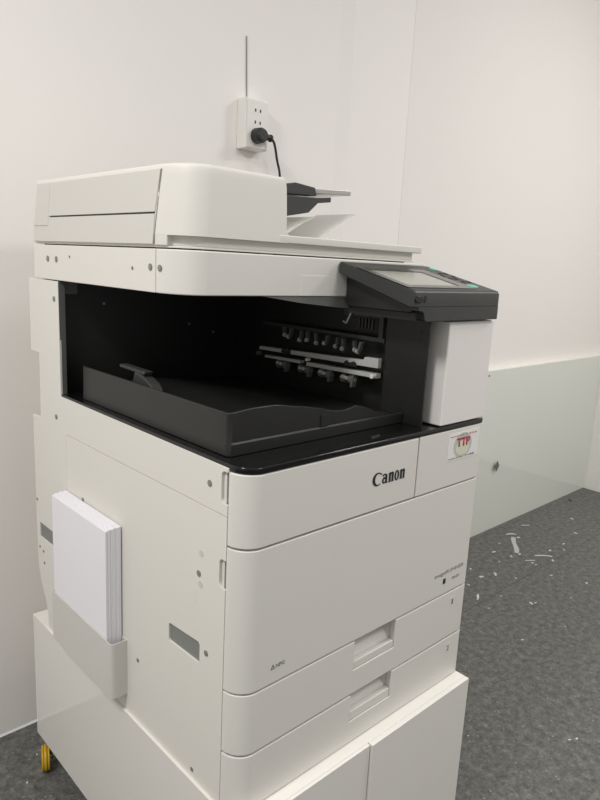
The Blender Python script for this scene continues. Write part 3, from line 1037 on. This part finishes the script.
# ------------------------------------------------------------------ paper litter on the floor
def scrap(x, y, L, W, rot, h=0.0012, m=M_scrap, label='', bend=0.0, group='white scraps littering the floor'):
    bm = bmesh.new()
    n = 6
    up, dn = [], []
    L *= 0.85; W *= 0.8
    for i in range(n + 1):
        t = i / n - 0.5
        zz = 0.0004 + bend * (1 - 4 * t * t)
        wv = W * (1 - 0.5 * abs(t)) * (1 + 0.15 * math.sin(9 * t + x * 50))
        off = 0.12 * L * math.sin(3 * t)
        for s, lst in ((1, up),):
            lst.append((bm.verts.new((t * L, off - wv / 2, zz + h)), bm.verts.new((t * L, off + wv / 2, zz + h)),
                        bm.verts.new((t * L, off + wv / 2, zz)), bm.verts.new((t * L, off - wv / 2, zz))))
    for a, b in zip(up, up[1:]):
        for k in range(4):
            l = (k + 1) % 4
            bm.faces.new((a[k], b[k], b[l], a[l]))
    bm.faces.new(up[0]); bm.faces.new(up[-1])
    bmesh.ops.rotate(bm, verts=bm.verts, cent=(0, 0, 0), matrix=Matrix.Rotation(rot, 3, 'Z'))
    bmesh.ops.translate(bm, verts=bm.verts, vec=(x, y, 0))
    o = finish('floor_scrap', bm, m, origin=(x, y, 0), smooth=False)
    return tag(o, label, 'scrap', group)


scrap(2.088, 0.530, 0.085, 0.012, -1.05, label='longest white sliver on the floor, well in front of the glass', bend=0.003)
scrap(2.000, 0.545, 0.050, 0.007, -0.9, label='thin bent white sliver beside the longest one')
scrap(2.188, 0.740, 0.055, 0.014, -0.9, label='white sliver nearest the foot of the glass', bend=0.003)
scrap(2.095, 0.668, 0.200, 0.028, 0.34, m=M_scrap2, label='wide pale translucent strip lying in front of the glass', h=0.0006)
scrap(2.350, 0.755, 0.050, 0.010, -0.9, label='pale sliver at the foot of the glass right of the wide strip', m=M_scrap2)
scrap(1.763, 0.570, 0.030, 0.012, 0.4, label='bright white chip just right of the photocopier edge', bend=0.002)
scrap(1.541, 0.511, 0.050, 0.010, 0.25, label='white sliver close beside the right edge of the drawers', bend=0.002)
small = [(2.184, 0.701, 0.018), (1.986, 0.527, 0.014), (1.949, 0.687, 0.020), (1.970, 0.616, 0.018), (2.022, 0.605, 0.020), (1.698, 0.593, 0.020),
         (1.940, 0.422, 0.016), (2.080, 0.484, 0.018), (2.168, 0.540, 0.020), (2.290, 0.536, 0.020), (2.227, 0.504, 0.016), (2.459, 0.558, 0.018),
         (2.888, 0.783, 0.034), (2.628, 0.653, 0.018), (1.979, 0.508, 0.012), (1.722, 0.658, 0.012), (1.596, 0.587, 0.014), (1.660, 0.361, 0.018),
         (1.675, 0.352, 0.012), (1.406, 0.258, 0.012), (1.604, 0.205, 0.008), (1.819, 0.284, 0.009), (1.065, -0.060, 0.010), (1.084, -0.071, 0.009), (0.870, 0.120, 0.006),
         (1.991, 0.300, 0.014), (1.62, 0.46, 0.009), (1.50, 0.44, 0.010), (1.80, 0.50, 0.009), (1.88, 0.62, 0.012), (2.05, 0.72, 0.012),
         (0.000, 0.754, 0.0055), (-0.050, 0.684, 0.006)]
for i, (x, y, s) in enumerate(small):
    if i == 12:
        scrap(x, y, s, s * 0.5, 0.5, m=M_dark, label='small dark crumb on the floor near the far corner', group=None)
        continue
    if x < 0.1:
        scrap(x, y, s, s * 0.7, 0.5, h=0.002, label='tiny white crumb on the floor left of the castor, ' + ('beside the wheel' if x > -0.01 else 'farther from the wheel'), group='crumbs left of the castor')
        continue
    scrap(x, y, s, s * random.uniform(0.35, 0.7), random.uniform(-1.2, 1.2), h=0.0015, label='tiny white paper scrap on the dark floor right of the photocopier', group='tiny white scraps on the floor')
